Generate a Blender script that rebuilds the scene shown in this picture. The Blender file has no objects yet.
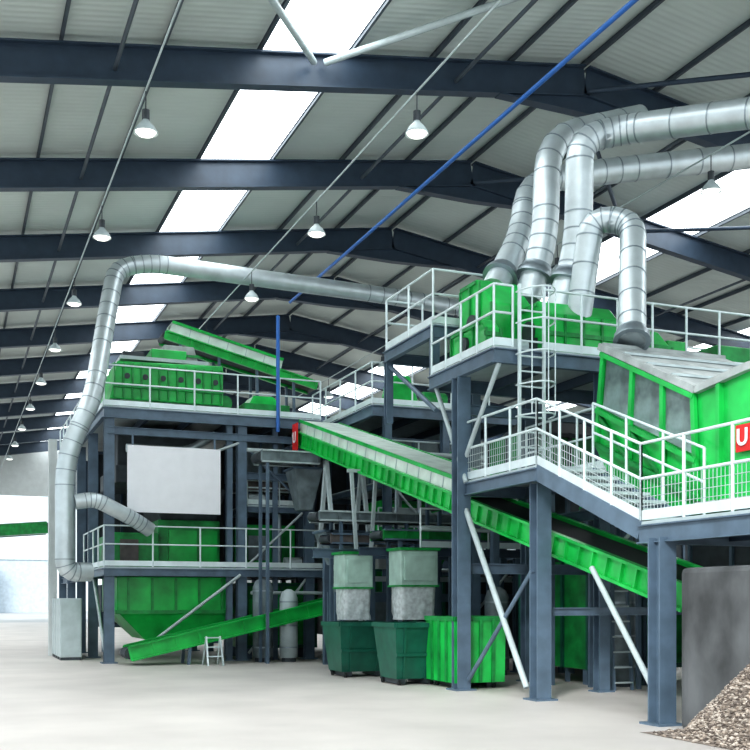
import bpy, math, random, bmesh
from mathutils import Vector as V
random.seed(7)
S = bpy.context.scene
COL = S.collection
A = math.radians(21.9); F = 1056.0; HC = 1.7
# ---------- survey helpers: sight line (u,v) met with a known building plane ----------
def ray(u, v):
    r = (u-375)/F; t = (600-v)/F
    return V((r*math.cos(A)+math.sin(A), -r*math.sin(A)+math.cos(A), t))
def onY(u, v, Y):
    d = ray(u, v); k = Y/d.y
    return V((d.x*k, Y, HC+d.z*k))
def gpos(u, v):
    d = ray(u, v); k = HC/-d.z; return d.x*k, d.y*k
# ---------- materials ----------
def mat(name, col, rough=0.5, metal=0.0, var=0.12, scale=3.0, bump=0.0, emit=None, spec=0.5, trans=0.0):
    m = bpy.data.materials.new(name); m.use_nodes = True
    nt = m.node_tree; b = nt.nodes['Principled BSDF']
    b.inputs['Roughness'].default_value = rough
    b.inputs['Metallic'].default_value = metal
    b.inputs['Specular IOR Level'].default_value = spec
    b.inputs['Transmission Weight'].default_value = trans
    tc = nt.nodes.new('ShaderNodeTexCoord'); nz = nt.nodes.new('ShaderNodeTexNoise')
    nz.inputs['Scale'].default_value = scale; nz.inputs['Detail'].default_value = 5
    nt.links.new(tc.outputs['Object'], nz.inputs['Vector'])
    cr = nt.nodes.new('ShaderNodeValToRGB')
    cr.color_ramp.elements[0].position = 0.3; cr.color_ramp.elements[1].position = 0.7
    lo = [max(0, c*(1-var)) for c in col]; hi = [min(1, c*(1+var)) for c in col]
    cr.color_ramp.elements[0].color = (*lo, 1); cr.color_ramp.elements[1].color = (*hi, 1)
    nt.links.new(nz.outputs['Fac'], cr.inputs['Fac']); nt.links.new(cr.outputs['Color'], b.inputs['Base Color'])
    if bump > 0:
        bp = nt.nodes.new('ShaderNodeBump'); bp.inputs['Strength'].default_value = bump
        nt.links.new(nz.outputs['Fac'], bp.inputs['Height']); nt.links.new(bp.outputs['Normal'], b.inputs['Normal'])
    if emit:
        b.inputs['Emission Color'].default_value = (*emit[0], 1); b.inputs['Emission Strength'].default_value = emit[1]
    return m
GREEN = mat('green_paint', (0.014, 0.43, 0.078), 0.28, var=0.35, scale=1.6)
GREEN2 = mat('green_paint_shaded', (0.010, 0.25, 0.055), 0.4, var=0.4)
DGREEN = mat('dark_green_paint', (0.012, 0.12, 0.08), 0.38, var=0.25)
STEEL = mat('slate_steel_paint', (0.100, 0.148, 0.200), 0.42, var=0.2)
FRAMEM = mat('navy_frame_paint', (0.036, 0.058, 0.090), 0.45, var=0.15)
PURL = mat('purlin_grey_paint', (0.075, 0.095, 0.115), 0.5, var=0.15)
RAIL = mat('galvanised_rail', (0.66, 0.75, 0.76), 0.35, metal=0.2, var=0.1)
GALV = mat('galvanised_duct', (0.58, 0.64, 0.66), 0.42, metal=0.7, var=0.10, scale=3)
GALVD = mat('duct_seam', (0.30, 0.35, 0.38), 0.4, metal=0.7, var=0.1)
BLACK = mat('black_rubber', (0.012, 0.014, 0.016), 0.6, var=0.2)
DARK = mat('dark_machinery', (0.040, 0.050, 0.058), 0.5, var=0.4)
MGREY = mat('mid_grey_machinery', (0.16, 0.20, 0.215), 0.45, var=0.35)
BROWN = mat('weathered_brown_steel', (0.12, 0.105, 0.098), 0.6, var=0.35)
GREY = mat('light_grey_paint', (0.42, 0.49, 0.50), 0.45, var=0.12)
PALE = mat('pale_cover', (0.64, 0.72, 0.67), 0.5, var=0.14)
LIDM = mat('weathered_grey_lid', (0.34, 0.37, 0.365), 0.5, var=0.3)
CHUTE = mat('pale_green_grey_panel', (0.36, 0.50, 0.44), 0.4, var=0.2)
SLEEVE = mat('cloudy_plastic_sleeve', (0.60, 0.65, 0.66), 0.3, var=0.25, scale=10, trans=0.15, bump=0.5)
WHITE = mat('white_board', (0.78, 0.79, 0.82), 0.5, var=0.03)
RED = mat('red_plate', (0.65, 0.02, 0.02), 0.4, var=0.05)
BLUE = mat('blue_pipe_paint', (0.025, 0.13, 0.42), 0.4, var=0.08)
GLASS = mat('smoky_window', (0.17, 0.24, 0.23), 0.15, var=0.6, scale=1.8)
CONC = mat('rough_concrete', (0.085, 0.09, 0.094), 0.85, var=0.7, scale=1.3, bump=0.4)
FLOORM = mat('pale_concrete_floor', (0.585, 0.545, 0.515), 0.5, var=0.10, scale=0.6)
ROOFM = mat('roof_sheet', (0.57, 0.635, 0.61), 0.6, var=0.08, scale=0.4)
WALLM = mat('wall_sheet', (0.56, 0.60, 0.60), 0.6, var=0.06)
SKYL = mat('daylight_panel', (0.9, 0.95, 1.0), 0.5, emit=((0.93, 0.98, 1.0), 5.0))  # skylight sheet glows by itself, emission standing in for daylight passing through
LAMPG = mat('lamp_glass', (0.9, 0.9, 0.85), 0.3, emit=((1, 0.97, 0.9), 1.5))
ROCKM = mat('crushed_rubble', (0.24, 0.20, 0.17), 0.9, var=0.5, scale=14)
BUILDM = mat('outdoor_facade', (0.55, 0.62, 0.68), 0.8, var=0.1)
YARD = mat('outdoor_yard', (0.48, 0.48, 0.48), 0.8, var=0.1, scale=0.3)
nt = ROOFM.node_tree; w = nt.nodes.new('ShaderNodeTexWave'); w.bands_direction = 'Y'; w.inputs['Scale'].default_value = 1.6
tc = nt.nodes.new('ShaderNodeTexCoord'); nt.links.new(tc.outputs['Object'], w.inputs['Vector'])
bp = nt.nodes.new('ShaderNodeBump'); bp.inputs['Strength'].default_value = 0.22; bp.inputs['Distance'].default_value = 0.03
nt.links.new(w.outputs['Fac'], bp.inputs['Height']); nt.links.new(bp.outputs['Normal'], nt.nodes['Principled BSDF'].inputs['Normal'])

# ---------- mesh builder ----------
WL = {}
def basis(d, up=V((0, 0, 1))):
    d = d.normalized()
    if abs(d.dot(up)) > 0.99: up = V((0, 1, 0)) if abs(d.y) < 0.9 else V((1, 0, 0))
    s = d.cross(up).normalized(); return s, s.cross(d).normalized()
def rnd_path(pts, rad=0.4, n=6, marks=None):
    pts = [V(p) for p in pts]; out = [pts[0]]
    for i in range(1, len(pts)-1):
        a, b, c = pts[i-1], pts[i], pts[i+1]
        r = min(rad, (a-b).length*0.48, (c-b).length*0.48)
        p = b+(a-b).normalized()*r; q = b+(c-b).normalized()*r
        for k in range(n+1):
            t = k/n; out.append(p*(1-t)**2+b*2*t*(1-t)+q*t*t)
            if marks is not None: marks.append(len(out)-1)
    out.append(pts[-1]); return out
class MB:
    def __init__(s): s.v = []; s.f = []; s.m = []; s.sm = []; s.mats = []; s.pc = []
    def mi(s, m):
        if m not in s.mats: s.mats.append(m)
        return s.mats.index(m)
    def add(s, vs, fs, m, smooth=False, cont=False):
        o = len(s.v)
        if not cont or not s.pc: s.pc.append((len(s.v), len(s.f)))
        s.v += [V(x) for x in vs]; k = s.mi(m)
        for f in fs: s.f.append([i+o for i in f]); s.m.append(k); s.sm.append(smooth)
        return s
    def hexa(s, vs, m): return s.add(vs, [(0,3,2,1),(4,5,6,7),(0,1,5,4),(1,2,6,5),(2,3,7,6),(3,0,4,7)], m)
    def box(s, a, b, m):
        x0,y0,z0 = a; x1,y1,z1 = b
        return s.hexa([(x0,y0,z0),(x1,y0,z0),(x1,y1,z0),(x0,y1,z0),(x0,y0,z1),(x1,y0,z1),(x1,y1,z1),(x0,y1,z1)], m)
    def fru(s, b, z0, t, z1, m):
        return s.hexa([(b[0],b[2],z0),(b[1],b[2],z0),(b[1],b[3],z0),(b[0],b[3],z0),(t[0],t[2],z1),(t[1],t[2],z1),(t[1],t[3],z1),(t[0],t[3],z1)], m)
    def beam(s, p0, p1, w, h, m, off=(0, 0), up=V((0,0,1))):
        p0 = V(p0); p1 = V(p1); a, u = basis(p1-p0, up); o = a*off[0]+u*off[1]
        vs = []
        for p in (p0, p1):
            for i, j in ((-1,-1),(1,-1),(1,1),(-1,1)): vs.append(p+o+a*(i*w/2)+u*(j*h/2))
        return s.hexa(vs, m)
    def ib(s, p0, p1, w, h, m, t=0.03, up=V((0,0,1))):
        s.beam(p0, p1, w, t, m, (0, h/2-t/2), up); s.beam(p0, p1, w, t, m, (0, -h/2+t/2), up)
        return s.beam(p0, p1, t, h-2*t, m, (0, 0), up)
    def tube(s, pts, r, m, n=10, smooth=True, caps=True):
        pts = [V(p) for p in pts]; o = []; up = None
        for i, p in enumerate(pts):
            d = (pts[min(i+1, len(pts)-1)]-pts[max(i-1, 0)]).normalized()
            if up is None: a, u = basis(d)
            else:
                a = d.cross(up).normalized(); u = a.cross(d).normalized()
            up = u
            rr = r[i] if isinstance(r, (list, tuple)) else r
            for k in range(n):
                th = 2*math.pi*k/n; o.append(p+a*(math.cos(th)*rr)+u*(math.sin(th)*rr))
        fs = []
        for i in range(len(pts)-1):
            for k in range(n): fs.append((i*n+k, i*n+(k+1) % n, (i+1)*n+(k+1) % n, (i+1)*n+k))
        s.add(o, fs, m, smooth)
        if caps:
            L = (len(pts)-1)*n
            s.add(o[:n], [tuple(range(n))[::-1]], m, cont=True); s.add(o[L:], [tuple(range(n))], m, cont=True)
        return s
    def prism(s, prof, ax, a0, a1, m):
        n = len(prof)
        def P(p, a): return {'X': (a, p[0], p[1]), 'Y': (p[0], a, p[1]), 'Z': (p[0], p[1], a)}[ax]
        vs = [P(p, a0) for p in prof]+[P(p, a1) for p in prof]
        fs = [tuple(range(n))[::-1], tuple(range(n, 2*n))]+[(i, (i+1) % n, n+(i+1) % n, n+i) for i in range(n)]
        return s.add(vs, fs, m)
    def each(s, name, parent, bevel=0):
        P = s.pc+[(len(s.v), len(s.f))]
        for (v0, f0), (v1, f1) in zip(P[:-1], P[1:]):
            t = MB(); t.v = s.v[v0:v1]; t.f = [[i-v0 for i in f] for f in s.f[f0:f1]]; t.sm = s.sm[f0:f1]
            for k in s.m[f0:f1]: t.m.append(t.mi(s.mats[k]))
            t.make(name, parent, bevel)
    def make(s, name, parent=None, bevel=0, **props):
        lo = V([min(v[i] for v in s.v) for i in range(3)]); hi = V([max(v[i] for v in s.v) for i in range(3)])
        o = V(((lo.x+hi.x)/2, (lo.y+hi.y)/2, lo.z))
        me = bpy.data.meshes.new(name); me.from_pydata([v-o for v in s.v], [], s.f)
        for m in s.mats: me.materials.append(m)
        me.polygons.foreach_set('material_index', s.m); me.polygons.foreach_set('use_smooth', s.sm)
        bm = bmesh.new(); bm.from_mesh(me); bmesh.ops.recalc_face_normals(bm, faces=bm.faces); bm.to_mesh(me); bm.free()
        ob = bpy.data.objects.new(name, me); COL.objects.link(ob)
        WL[ob.name] = o
        if parent: ob.parent = parent; ob.location = o-WL[parent.name]
        else: ob.location = o
        if bevel:
            b = ob.modifiers.new('bevel', 'BEVEL'); b.width = bevel; b.segments = 2; b.limit_method = 'ANGLE'
        for k, x in props.items(): ob[k] = x
        return ob
def thing(name, loc, label, category, group=None):
    e = bpy.data.objects.new(name, None); COL.objects.link(e); e.location = loc; e.empty_display_size = 0.3
    WL[e.name] = V(loc); e['label'] = label; e['category'] = category
    if group: e['group'] = group
    return e
def copy_thing(root, loc, label=None):
    r = root.copy(); COL.objects.link(r); r.location = loc; WL[r.name] = V(loc)
    if label: r['label'] = label
    def rec(src, dst):
        for c in src.children:
            k = c.copy(); COL.objects.link(k); k.parent = dst; rec(c, k)
    rec(root, r)
    return r
def letters(body, size, loc, rot, parent):
    tx = bpy.data.curves.new('lettering', 'FONT'); tx.body = body; tx.size = size; tx.extrude = 0.006; tx.align_x = 'CENTER'; tx.align_y = 'CENTER'; tx.offset = size*0.02
    to = bpy.data.objects.new('tmp', tx); COL.objects.link(to); bpy.context.view_layer.update()
    me = bpy.data.meshes.new_from_object(to.evaluated_get(bpy.context.evaluated_depsgraph_get()))
    bpy.data.objects.remove(to)
    me.materials.clear(); me.materials.append(WHITE)
    ob = bpy.data.objects.new('lettering', me); COL.objects.link(ob); ob.parent = parent; ob.location = V(loc)-WL[parent.name]; ob.rotation_euler = rot
    ob['label'] = 'white raised letter on the red plate'
def railing(path, parent, h=1.1, sp=1.2, r=0.026, mesh=False, kick=True):
    b = MB(); path = [V(p) for p in path]; up = V((0, 0, 1))
    for i in range(len(path)-1):
        p, q = path[i], path[i+1]; L = (q-p).length; n = max(1, round(L/sp))
        for k in range(n+1):
            if k == 0 and i > 0: continue
            x = p.lerp(q, k/n); b.tube([x, x+up*h], r, RAIL, 6)
        for z in (h, h*0.55): b.tube([p+up*z, q+up*z], r*0.9, RAIL, 6)
        if kick: b.beam(p+up*0.09, q+up*0.09, 0.012, 0.14, RAIL)
        if mesh:
            m = max(2, int(L/0.075))
            for k in range(m):
                x = p.lerp(q, k/m); b.tube([x+up*0.1, x+up*(h*0.55)], 0.006, GREY, 4, caps=False)
            for z in (0.22, 0.34, 0.46): b.tube([p+up*z, q+up*z], 0.006, GREY, 4, caps=False)
    return b.make('railing', parent)
def deck(parent, x0, x1, y0, y1, z, th=0.22, joists=True):
    b = MB(); b.box((x0, y0, z-0.05), (x1, y1, z), GREY)
    g = MB()
    for p, q in (((x0,y0),(x1,y0)), ((x0,y1),(x1,y1)), ((x0,y0),(x0,y1)), ((x1,y0),(x1,y1))):
        g.ib((p[0],p[1],z-0.05-th/2), (q[0],q[1],z-0.05-th/2), 0.12, th, STEEL, 0.02)
    if joists:
        n = max(1, int((x1-x0)/1.2))
        for k in range(1, n):
            x = x0+(x1-x0)*k/n; g.beam((x, y0, z-0.05-th*0.4), (x, y1, z-0.05-th*0.4), 0.08, th*0.7, FRAMEM)
    b.make('deck', parent); return g.make('deck_frame', parent)
def column(parent, x, y, z1, w=0.26, m=None, z0=0):
    m = m or STEEL; b = MB(); b.ib((x, y, z0+0.02), (x, y, z1), w, w, m, 0.03, V((0, 1, 0)))
    if z0 == 0: b.box((x-w*0.8, y-w*0.8, 0), (x+w*0.8, y+w*0.8, 0.03), m)
    return b.make('column', parent)
def brace(parent, p, q, w=0.1, m=None):
    return MB().tube([p, q], w/2, m or GREY, 8).make('brace', parent)
def beamx(parent, p, q, w=0.14, h=0.2, m=None):
    return MB().ib(p, q, w, h, m or STEEL, 0.02).make('beam', parent)

# ================= HALL =================
def st(ob): ob['kind'] = 'structure'; return ob
SL = 0.15; RX = 14.3
def zr(X): return 12.26+0.15*(RX-0.9)-SL*abs(X-RX)   # rafter centre line
Y0, Y1 = 5.0, 84.0
XL, XR = -9.0, 37.0
b = MB(); b.box((XL-30, -12, -0.1), (XR+6, Y1, 0), FLOORM); b.box((XL-60, Y1, -0.12), (XR+6, 170, -0.02), YARD); st(b.make('floor'))
off = 0.54
b = MB()
def strip(x0, x1):
    z0 = zr(x0)+off; z1 = zr(x1)+off
    b.hexa([(x0,Y0,z0),(x1,Y0,z1),(x1,Y1,z1),(x0,Y1,z0),(x0,Y0,z0+0.12),(x1,Y0,z1+0.12),(x1,Y1,z1+0.12),(x0,Y1,z0+0.12)], ROOFM)
SK = [(-3.2, -1.2), (6.15, 8.2), (20.4, 22.45), (29.5, 31.5)]
strip(XL, -3.2); strip(-1.2, 6.15); strip(8.2, RX); strip(RX, 20.4); strip(22.45, 29.5); strip(31.5, XR)
st(b.make('ceiling'))
for i, (x0, x1) in enumerate(SK):
    z0 = zr(x0)+off+0.02; z1 = zr(x1)+off+0.02
    b = MB(); b.hexa([(x0,Y0,z0),(x1,Y0,z1),(x1,Y1,z1),(x0,Y1,z0),(x0,Y0,z0+0.05),(x1,Y0,z1+0.05),(x1,Y1,z1+0.05),(x0,Y1,z0+0.05)], SKYL)
    st(b.make('window_%d' % (i+1)))
b = MB()
b.prism([(-2.5, 9.6), (12, 9.6), (12, 0), (XR, 0), (XR, zr(XR)+off), (RX, zr(RX)+off), (XL, zr(XL)+off), (XL, 0), (-2.5, 0)], 'Y', Y1, Y1+0.3, WALLM)
st(b.make('wall_back'))
b = MB(); b.box((XR, Y0, 0), (XR+0.3, Y1, zr(XR)+off), WALLM); st(b.make('wall_right'))
b = MB(); b.box((XL-0.3, Y0, 0), (XL, Y1, 2.5), WALLM); st(b.make('wall_left'))
for k in range(-2, 11):
    Y = 21.9+6*k
    if Y > 83: continue
    b = MB(); d = 0.74
    b.ib((XL, Y, zr(XL)), (RX, Y, zr(RX)), 0.28, d, FRAMEM, 0.04)
    b.ib((RX, Y, zr(RX)), (XR, Y, zr(XR)), 0.28, d, FRAMEM, 0.04)
    z = zr(RX)-d/2
    b.prism([(RX-2.4, zr(RX-2.4)-d/2), (RX, z-0.42), (RX+2.4, zr(RX+2.4)-d/2), (RX, z)], 'Y', Y-0.05, Y+0.05, FRAMEM)
    b.beam((RX-2.4, Y, zr(RX-2.4)-d/2), (RX, Y, z-0.42), 0.28, 0.04, FRAMEM); b.beam((RX+2.4, Y, zr(RX+2.4)-d/2), (RX, Y, z-0.42), 0.28, 0.04, FRAMEM)
    for x in (XL+0.2, XR-0.2): b.ib((x, Y, 0), (x, Y, zr(x)-0.2), 0.28, 0.5, FRAMEM, 0.04, V((1, 0, 0)))
    b.make('roof_frame', label='dark navy steel portal frame spanning under the roof', category='roof frame', group='steel portal frames of the hall')
xs = [6.15-2.05*i for i in range(8)]+[8.2+2.03*i for i in range(1, 4)]+[8.2]+[RX+2.03*i for i in range(12) if RX+2.03*i < XR]
for x in sorted(set(round(q, 2) for q in xs)):
    b = MB(); z = zr(x)+0.455; b.ib((x, Y0+0.1, z), (x, Y1-0.1, z), 0.06, 0.13, PURL, 0.012)
    b.make('roof_purlin', label='grey steel purlin running along under the roof sheets', category='purlin', group='roof purlins')
def rp(x, y, dz=-0.3): return V((x, y, zr(x)+dz))
n = 0
for (p, q) in [((7.3, 21.9), (3.45, 15.9)), ((7.55, 21.9), (13.1, 15.9)), ((14.3, 21.9), (19.5, 15.9)), ((19.5, 21.9), (14.3, 15.9)), ((19.5, 21.9), (25, 15.9)), ((25, 21.9), (19.5, 15.9)), ((14.3, 27.9), (19.5, 21.9)), ((19.5, 27.9), (25, 21.9)), ((19.5,27.9),(14.3,21.9))]:
    b = MB(); light = n < 2; dz = 0.12 if light else -0.3
    b.tube([rp(p[0], p[1]-0.2, dz), rp(q[0], q[1]+0.2, dz)], 0.075 if light else 0.06, GREY if light else FRAMEM, 8)
    b.make('roof_brace', label=('light grey' if light else 'dark')+' tubular diagonal brace between roof frames', category='roof brace', group='roof braces'); n += 1
for x in (3.1, 10.8, 17.6, 25.0):
    b = MB(); b.tube([(x, 10, zr(x)-0.1), (x, 82, zr(x)-0.1)], 0.045, PURL, 8)
    b.make('roof_strut', label='grey longitudinal tie tube through the roof frames', category='roof strut', group='roof struts')
LX = (3.3, 7.9, 14.7)
for x in LX:
    b = MB(); b.tube([(x, 8, 10.98), (x, 82, 10.98)], 0.02, GREY, 6)
    b.make('support_cable', label='thin grey catenary cable carrying pendant lamps', category='cable', group='lamp support cables')
lamp = thing('pendant_lamp', (LX[0], 19.4, 10.2), 'silver bell-shaped industrial high-bay pendant lamp', 'lamp', 'high-bay pendant lamps')
o = V((LX[0], 19.4, 10.2))
b = MB(); b.tube([o+V((0,0,z)) for z in (0.0, 0.03, 0.13, 0.21, 0.24)], [0.215, 0.21, 0.15, 0.07, 0.06], GREY, 20, caps=False); b.make('lamp_shade', lamp)
b = MB(); b.tube([o+V((0,0,0.24)), o+V((0,0,0.42))], 0.07, DARK, 14); b.make('ballast_housing', lamp)
b = MB(); b.tube([o+V((0,0,0.42)), o+V((0,0,0.78))], 0.012, DARK, 6); b.make('suspension_rod', lamp)
b = MB(); b.tube([o+V((0,0,-0.03)), o+V((0,0,0.02))], [0.14, 0.19], LAMPG, 18); b.make('lens', lamp)
for k in range(1, 9): copy_thing(lamp, (LX[0], 19.4+6*k, 10.2))
for k in range(0, 9): copy_thing(lamp, (LX[1], 17.6+5.7*k, 10.2))
for k in range(0, 5): copy_thing(lamp, (LX[2], 17.8+6*k, 10.2))
b = MB(); b.tube([(10.9, 9, 12.0), (10.9, 35, 12.0)], 0.05, BLUE, 10); b.make('blue_pipe', label='long blue service pipe hung under the roof', category='pipe')

def conveyor(name, p, q, w, label, depth=0.35, legs=(), col=GREEN, cover=None, zleg=0.0, trim=None, pitch=0.9, th=0.04):
    p = V(p); q = V(q); base = V(((p.x+q.x)/2, (p.y+q.y)/2, zleg))
    t = thing(name, base, label, 'conveyor'); s, u = basis(q-p); d = (q-p).normalized(); L = (q-p).length; trim = trim or col
    for sg in (-1, 1):
        b = MB(); b.beam(p+s*sg*w/2, q+s*sg*w/2, 0.04, depth, col)
        b.beam(p+s*sg*(w/2+0.04)+u*(depth/2), q+s*sg*(w/2+0.04)+u*(depth/2), 0.12, th, trim)
        b.beam(p+s*sg*(w/2+0.04)-u*(depth/2), q+s*sg*(w/2+0.04)-u*(depth/2), 0.12, th, trim)
        n = int(L/pitch)
        for k in range(n+1):
            x = p+d*(L*k/n)+s*sg*(w/2+0.04); b.beam(x-u*depth/2, x+u*depth/2, 0.07, 0.04, col, up=V((0,1,0)))
        b.make('side_frame', t)
    b = MB(); b.beam(p+u*(depth*0.35), q+u*(depth*0.35), w-0.08, 0.03, BLACK); b.beam(p-u*(depth*0.25), q-u*(depth*0.25), w-0.12, 0.03, BLACK); b.make('belt', t)
    b = MB()
    for e in (p, q): b.tube([e-s*(w/2-.02), e+s*(w/2-.02)], depth*0.42, DARK, 14)
    b.each('drum_roller', t)
    if cover:
        b = MB(); a = p+d*L*cover[0]; c = p+d*L*cover[1]; h = cover[2]
        for x in (-1, 1): b.beam(a+s*x*w/2+u*(depth/2+h/2), c+s*x*w/2+u*(depth/2+h/2), 0.03, h, PALE)
        b.beam(a+u*(depth/2+h), c+u*(depth/2+h), w+0.1, 0.03, PALE)
        for x in (-1, 1): b.beam(a+u*(depth/2+h)+s*x*(w/2+0.04), c+u*(depth/2+h)+s*x*(w/2+0.04), 0.05, 0.08, col)
        n = int((c-a).length/(pitch*1.5))
        for k in range(1, n):
            e = a.lerp(c, k/n)
            for x in (-1, 1): b.beam(e+s*x*(w/2+.02)+u*(depth/2), e+s*x*(w/2+.02)+u*(depth/2+h), 0.02, 0.02, GREY, up=V((0,1,0)))
        b.make('cover_hood', t)
    for f in legs:
        x = p+d*L*f
        for sg in (-1, 1):
            b = MB(); y = x+s*sg*(w/2); b.beam(V((y.x, y.y, zleg)), y-u*depth/2, 0.08, 0.08, STEEL); b.make('leg', t)
    return t
def gear(x, y, z, label='grey gear motor on a bracket by a conveyor', c=GREY, s=1.0):
    g = thing('gear_motor', (x, y, z), label, 'motor', 'gear motors')
    b = MB(); b.tube([(x-.32*s, y, z+.2*s), (x+.18*s, y, z+.2*s)], .14*s, c, 14); b.make('motor_body', g)
    b = MB(); b.box((x+.18*s, y-.16*s, z+.02), (x+.42*s, y+.16*s, z+.36*s), DARK); b.make('gearbox', g)
    b = MB(); b.box((x-.34*s, y-.18*s, z), (x+.44*s, y+.18*s, z+.03), STEEL); b.make('bracket', g)

# ================= PLATFORM TOWER (far) =================
T1 = thing('steel_platform', (6.8, 35, 0), 'tall slate-grey two-storey steel platform carrying green sorting machines', 'platform')
deck(T1, 3.8, 9.9, 28.8, 41, 6.9, 0.28)
deck(T1, 3.8, 10.3, 28.8, 33.5, 2.6, 0.2)
beamx(T1, (3.9, 28.9, 6.25), (9.8, 28.9, 6.25))
for (x, y) in ((3.95, 29), (7.6, 29), (9.75, 30.2), (3.9, 32), (3.9, 35), (3.9, 38), (3.9, 41), (7.5, 35), (9.7, 35), (7.5, 41), (9.7, 41)):
    column(T1, x, y, 6.6)
column(T1, 9.6, 29.0, 5.3); column(T1, 7.25, 29.0, 6.6, 0.16); column(T1, 8.6, 29.05, 6.6, 0.13)
beamx(T1, (7.7, 29, 5.2), (9.7, 29, 5.2), 0.14, 0.2)
deck(T1, 7.8, 9.7, 29.1, 31.2, 4.4, 0.16); railing([(7.8, 29.12, 4.4), (9.7, 29.12, 4.4)], T1, h=0.9)
beamx(T1, (3.9, 33.6, 2.4), (3.9, 41, 2.4))
railing([(3.8, 40.9, 6.9), (3.8, 28.85, 6.9), (9.9, 28.85, 6.9)], T1)
railing([(3.8, 33.4, 2.6), (3.8, 28.85, 2.6), (10.3, 28.85, 2.6)], T1)
brace(T1, (4.5, 28.7, 0.15), (7.5, 28.7, 2.4), 0.09)
brace(T1, (3.9, 29.3, 0.2), (3.9, 31.8, 2.3), 0.09)
brace(T1, (7.5, 28.9, 6.1), (5.6, 28.9, 5.3), 0.08)
brace(T1, (9.5, 28.95, 4.4), (7.7, 28.95, 6.0), 0.08, STEEL)
brace(T1, (7.8, 29, 2.7), (9.4, 29, 4.2), 0.07)
brace(T1, (7.8, 28.95, 0.2), (9.5, 28.95, 2.3), 0.08)
b = MB(); p0 = onY(127, 512, 28.7); p1 = onY(220, 450, 28.7)
sb = thing('sign_board', ((p0.x+p1.x)/2, 28.68, p0.z), 'blank white rectangular banner board fixed to the platform front', 'board')
b.box((p0.x, 28.64, p0.z), (p1.x, 28.68, p1.z), WHITE); b.make('panel', sb)
b = MB()
for x in (p0.x+0.15, p1.x-0.15): b.beam((x, 28.7, p0.z), (x, 28.7, 6.15), 0.05, 0.04, STEEL)
b.each('hanger', sb)

m = thing('screening_machine', (6, 31, 6.9), 'bright green vibrating screening machine with round ports', 'machine')
b = MB(); b.prism([(4.1, 7.3), (7.3, 7.3), (7.3, 8.45), (4.3, 8.35)], 'Y', 29.9, 32.6, GREEN); b.make('body', m, bevel=0.03)
b = MB()
for i in range(13): b.box((4.2+i*0.25, 29.82, 7.35), (4.24+i*0.25, 29.9, 8.3), GREEN2)
for z in (7.62, 8.2): b.box((4.15, 29.80, z), (7.3, 29.86, z+.06), GREEN2)
b.each('rib', m)
b = MB()
for i in range(6): b.tube([(4.57+i*0.5, 29.86, 7.95), (4.57+i*0.5, 29.89, 7.95)], 0.08, DARK, 14)
b.each('inspection_port', m)
b = MB(); b.box((4.4, 30, 8.45), (6.9, 32.4, 8.55), GREY); b.make('cover', m)
b = MB(); b.box((5.3, 30.2, 8.55), (6.3, 31.6, 8.85), GREEN); b.box((4.5, 30.2, 8.55), (5.1, 31.6, 8.72), DARK); b.each('hatch', m, bevel=0.02)
b = MB()
for x in (4.3, 5.7, 7.1):
    for y in (30.1, 32.4): b.box((x-0.1, y-0.1, 6.9), (x+0.1, y+0.1, 7.3), STEEL)
b.each('support_foot', m)
b = MB(); b.tube([(7.5, 30.5, 7.5), (7.5, 31.1, 7.5)], 0.22, GREEN2, 14); b.make('drive_motor', m)
m = thing('feed_unit', (8.6, 31, 6.9), 'low green feed box on the upper deck beside the screen', 'machine')
b = MB(); b.box((8.0, 30.2, 6.9), (9.4, 31.8, 7.5), GREEN2); b.make('body', m, bevel=0.02)
b = MB(); b.fru((8.2, 9.2, 30.4, 31.6), 7.5, (8.4, 9.0, 30.6, 31.4), 7.8, GREEN); b.make('hood', m)
conveyor('belt_conveyor', onY(163, 338, 33), onY(312, 388, 33.0), 0.8, 'inclined green belt conveyor with pale hood on the upper deck', 0.24, (0.1, 0.35, 0.6, 0.85), cover=(0.02, 0.75, 0.34), zleg=6.9, pitch=0.4)
pp = onY(180, 335, 32.3)
m = thing('grey_transfer_box', (pp.x, 32.0, 8.6), 'grey box-shaped transfer casing at the conveyor top', 'machine')
b = MB(); b.fru((pp.x-.7, pp.x+.5, 31.6, 32.4), 8.57, (pp.x-.6, pp.x+.3, 31.7, 32.4), 9.35, LIDM); b.make('body', m, bevel=0.02)
b = MB(); b.box((pp.x-.75, 31.55, 9.0), (pp.x+.45, 31.6, 9.07), GREEN2); b.make('rib', m)
conveyor('belt_conveyor', onY(128, 653, 28.0), onY(345, 601, 28.0), 0.8, 'low inclined green belt conveyor beneath the platform hopper', 0.36, (0.25, 0.6, 0.92), pitch=0.6)
m = thing('shredder_housing', (5.6, 31, 2.6), 'green boxy machine housing with motor on the lower deck', 'machine')
b = MB(); b.box((4.2, 30.1, 2.6), (5.5, 33, 3.6), GREEN2); b.box((5.5, 30.3, 2.6), (7.3, 33, 4.0), GREEN2); b.make('body', m, bevel=0.03)
b = MB(); b.fru((5.6,7.2,30.4,32.6), 4.0, (5.3,7.4,30.0,33), 4.9, DARK); b.make('feed_hopper', m)
b = MB(); b.box((4.4, 30.0, 2.75), (4.9, 30.1, 3.4), BROWN); b.box((5.8, 30.2, 2.8), (6.6, 30.3, 3.7), GREEN); b.box((6.7,30.2,2.8),(7.2,30.3,3.7),GREEN); b.each('access_door', m)
m = thing('discharge_hopper', (5.8, 30.5, 0.4), 'bright green box-shaped hopper hanging below the lower deck', 'hopper')
b = MB(); b.fru((5.0, 6.9, 29.6, 31.8), 0.6, (4.25, 7.35, 29.3, 32.3), 1.35, GREEN); b.box((4.2, 29.25, 1.35), (7.4, 32.35, 2.34), GREEN); b.make('body', m, bevel=0.02)
b = MB(); b.box((4.15, 29.2, 1.32), (7.42, 29.26, 1.42), GREEN2)
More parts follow.
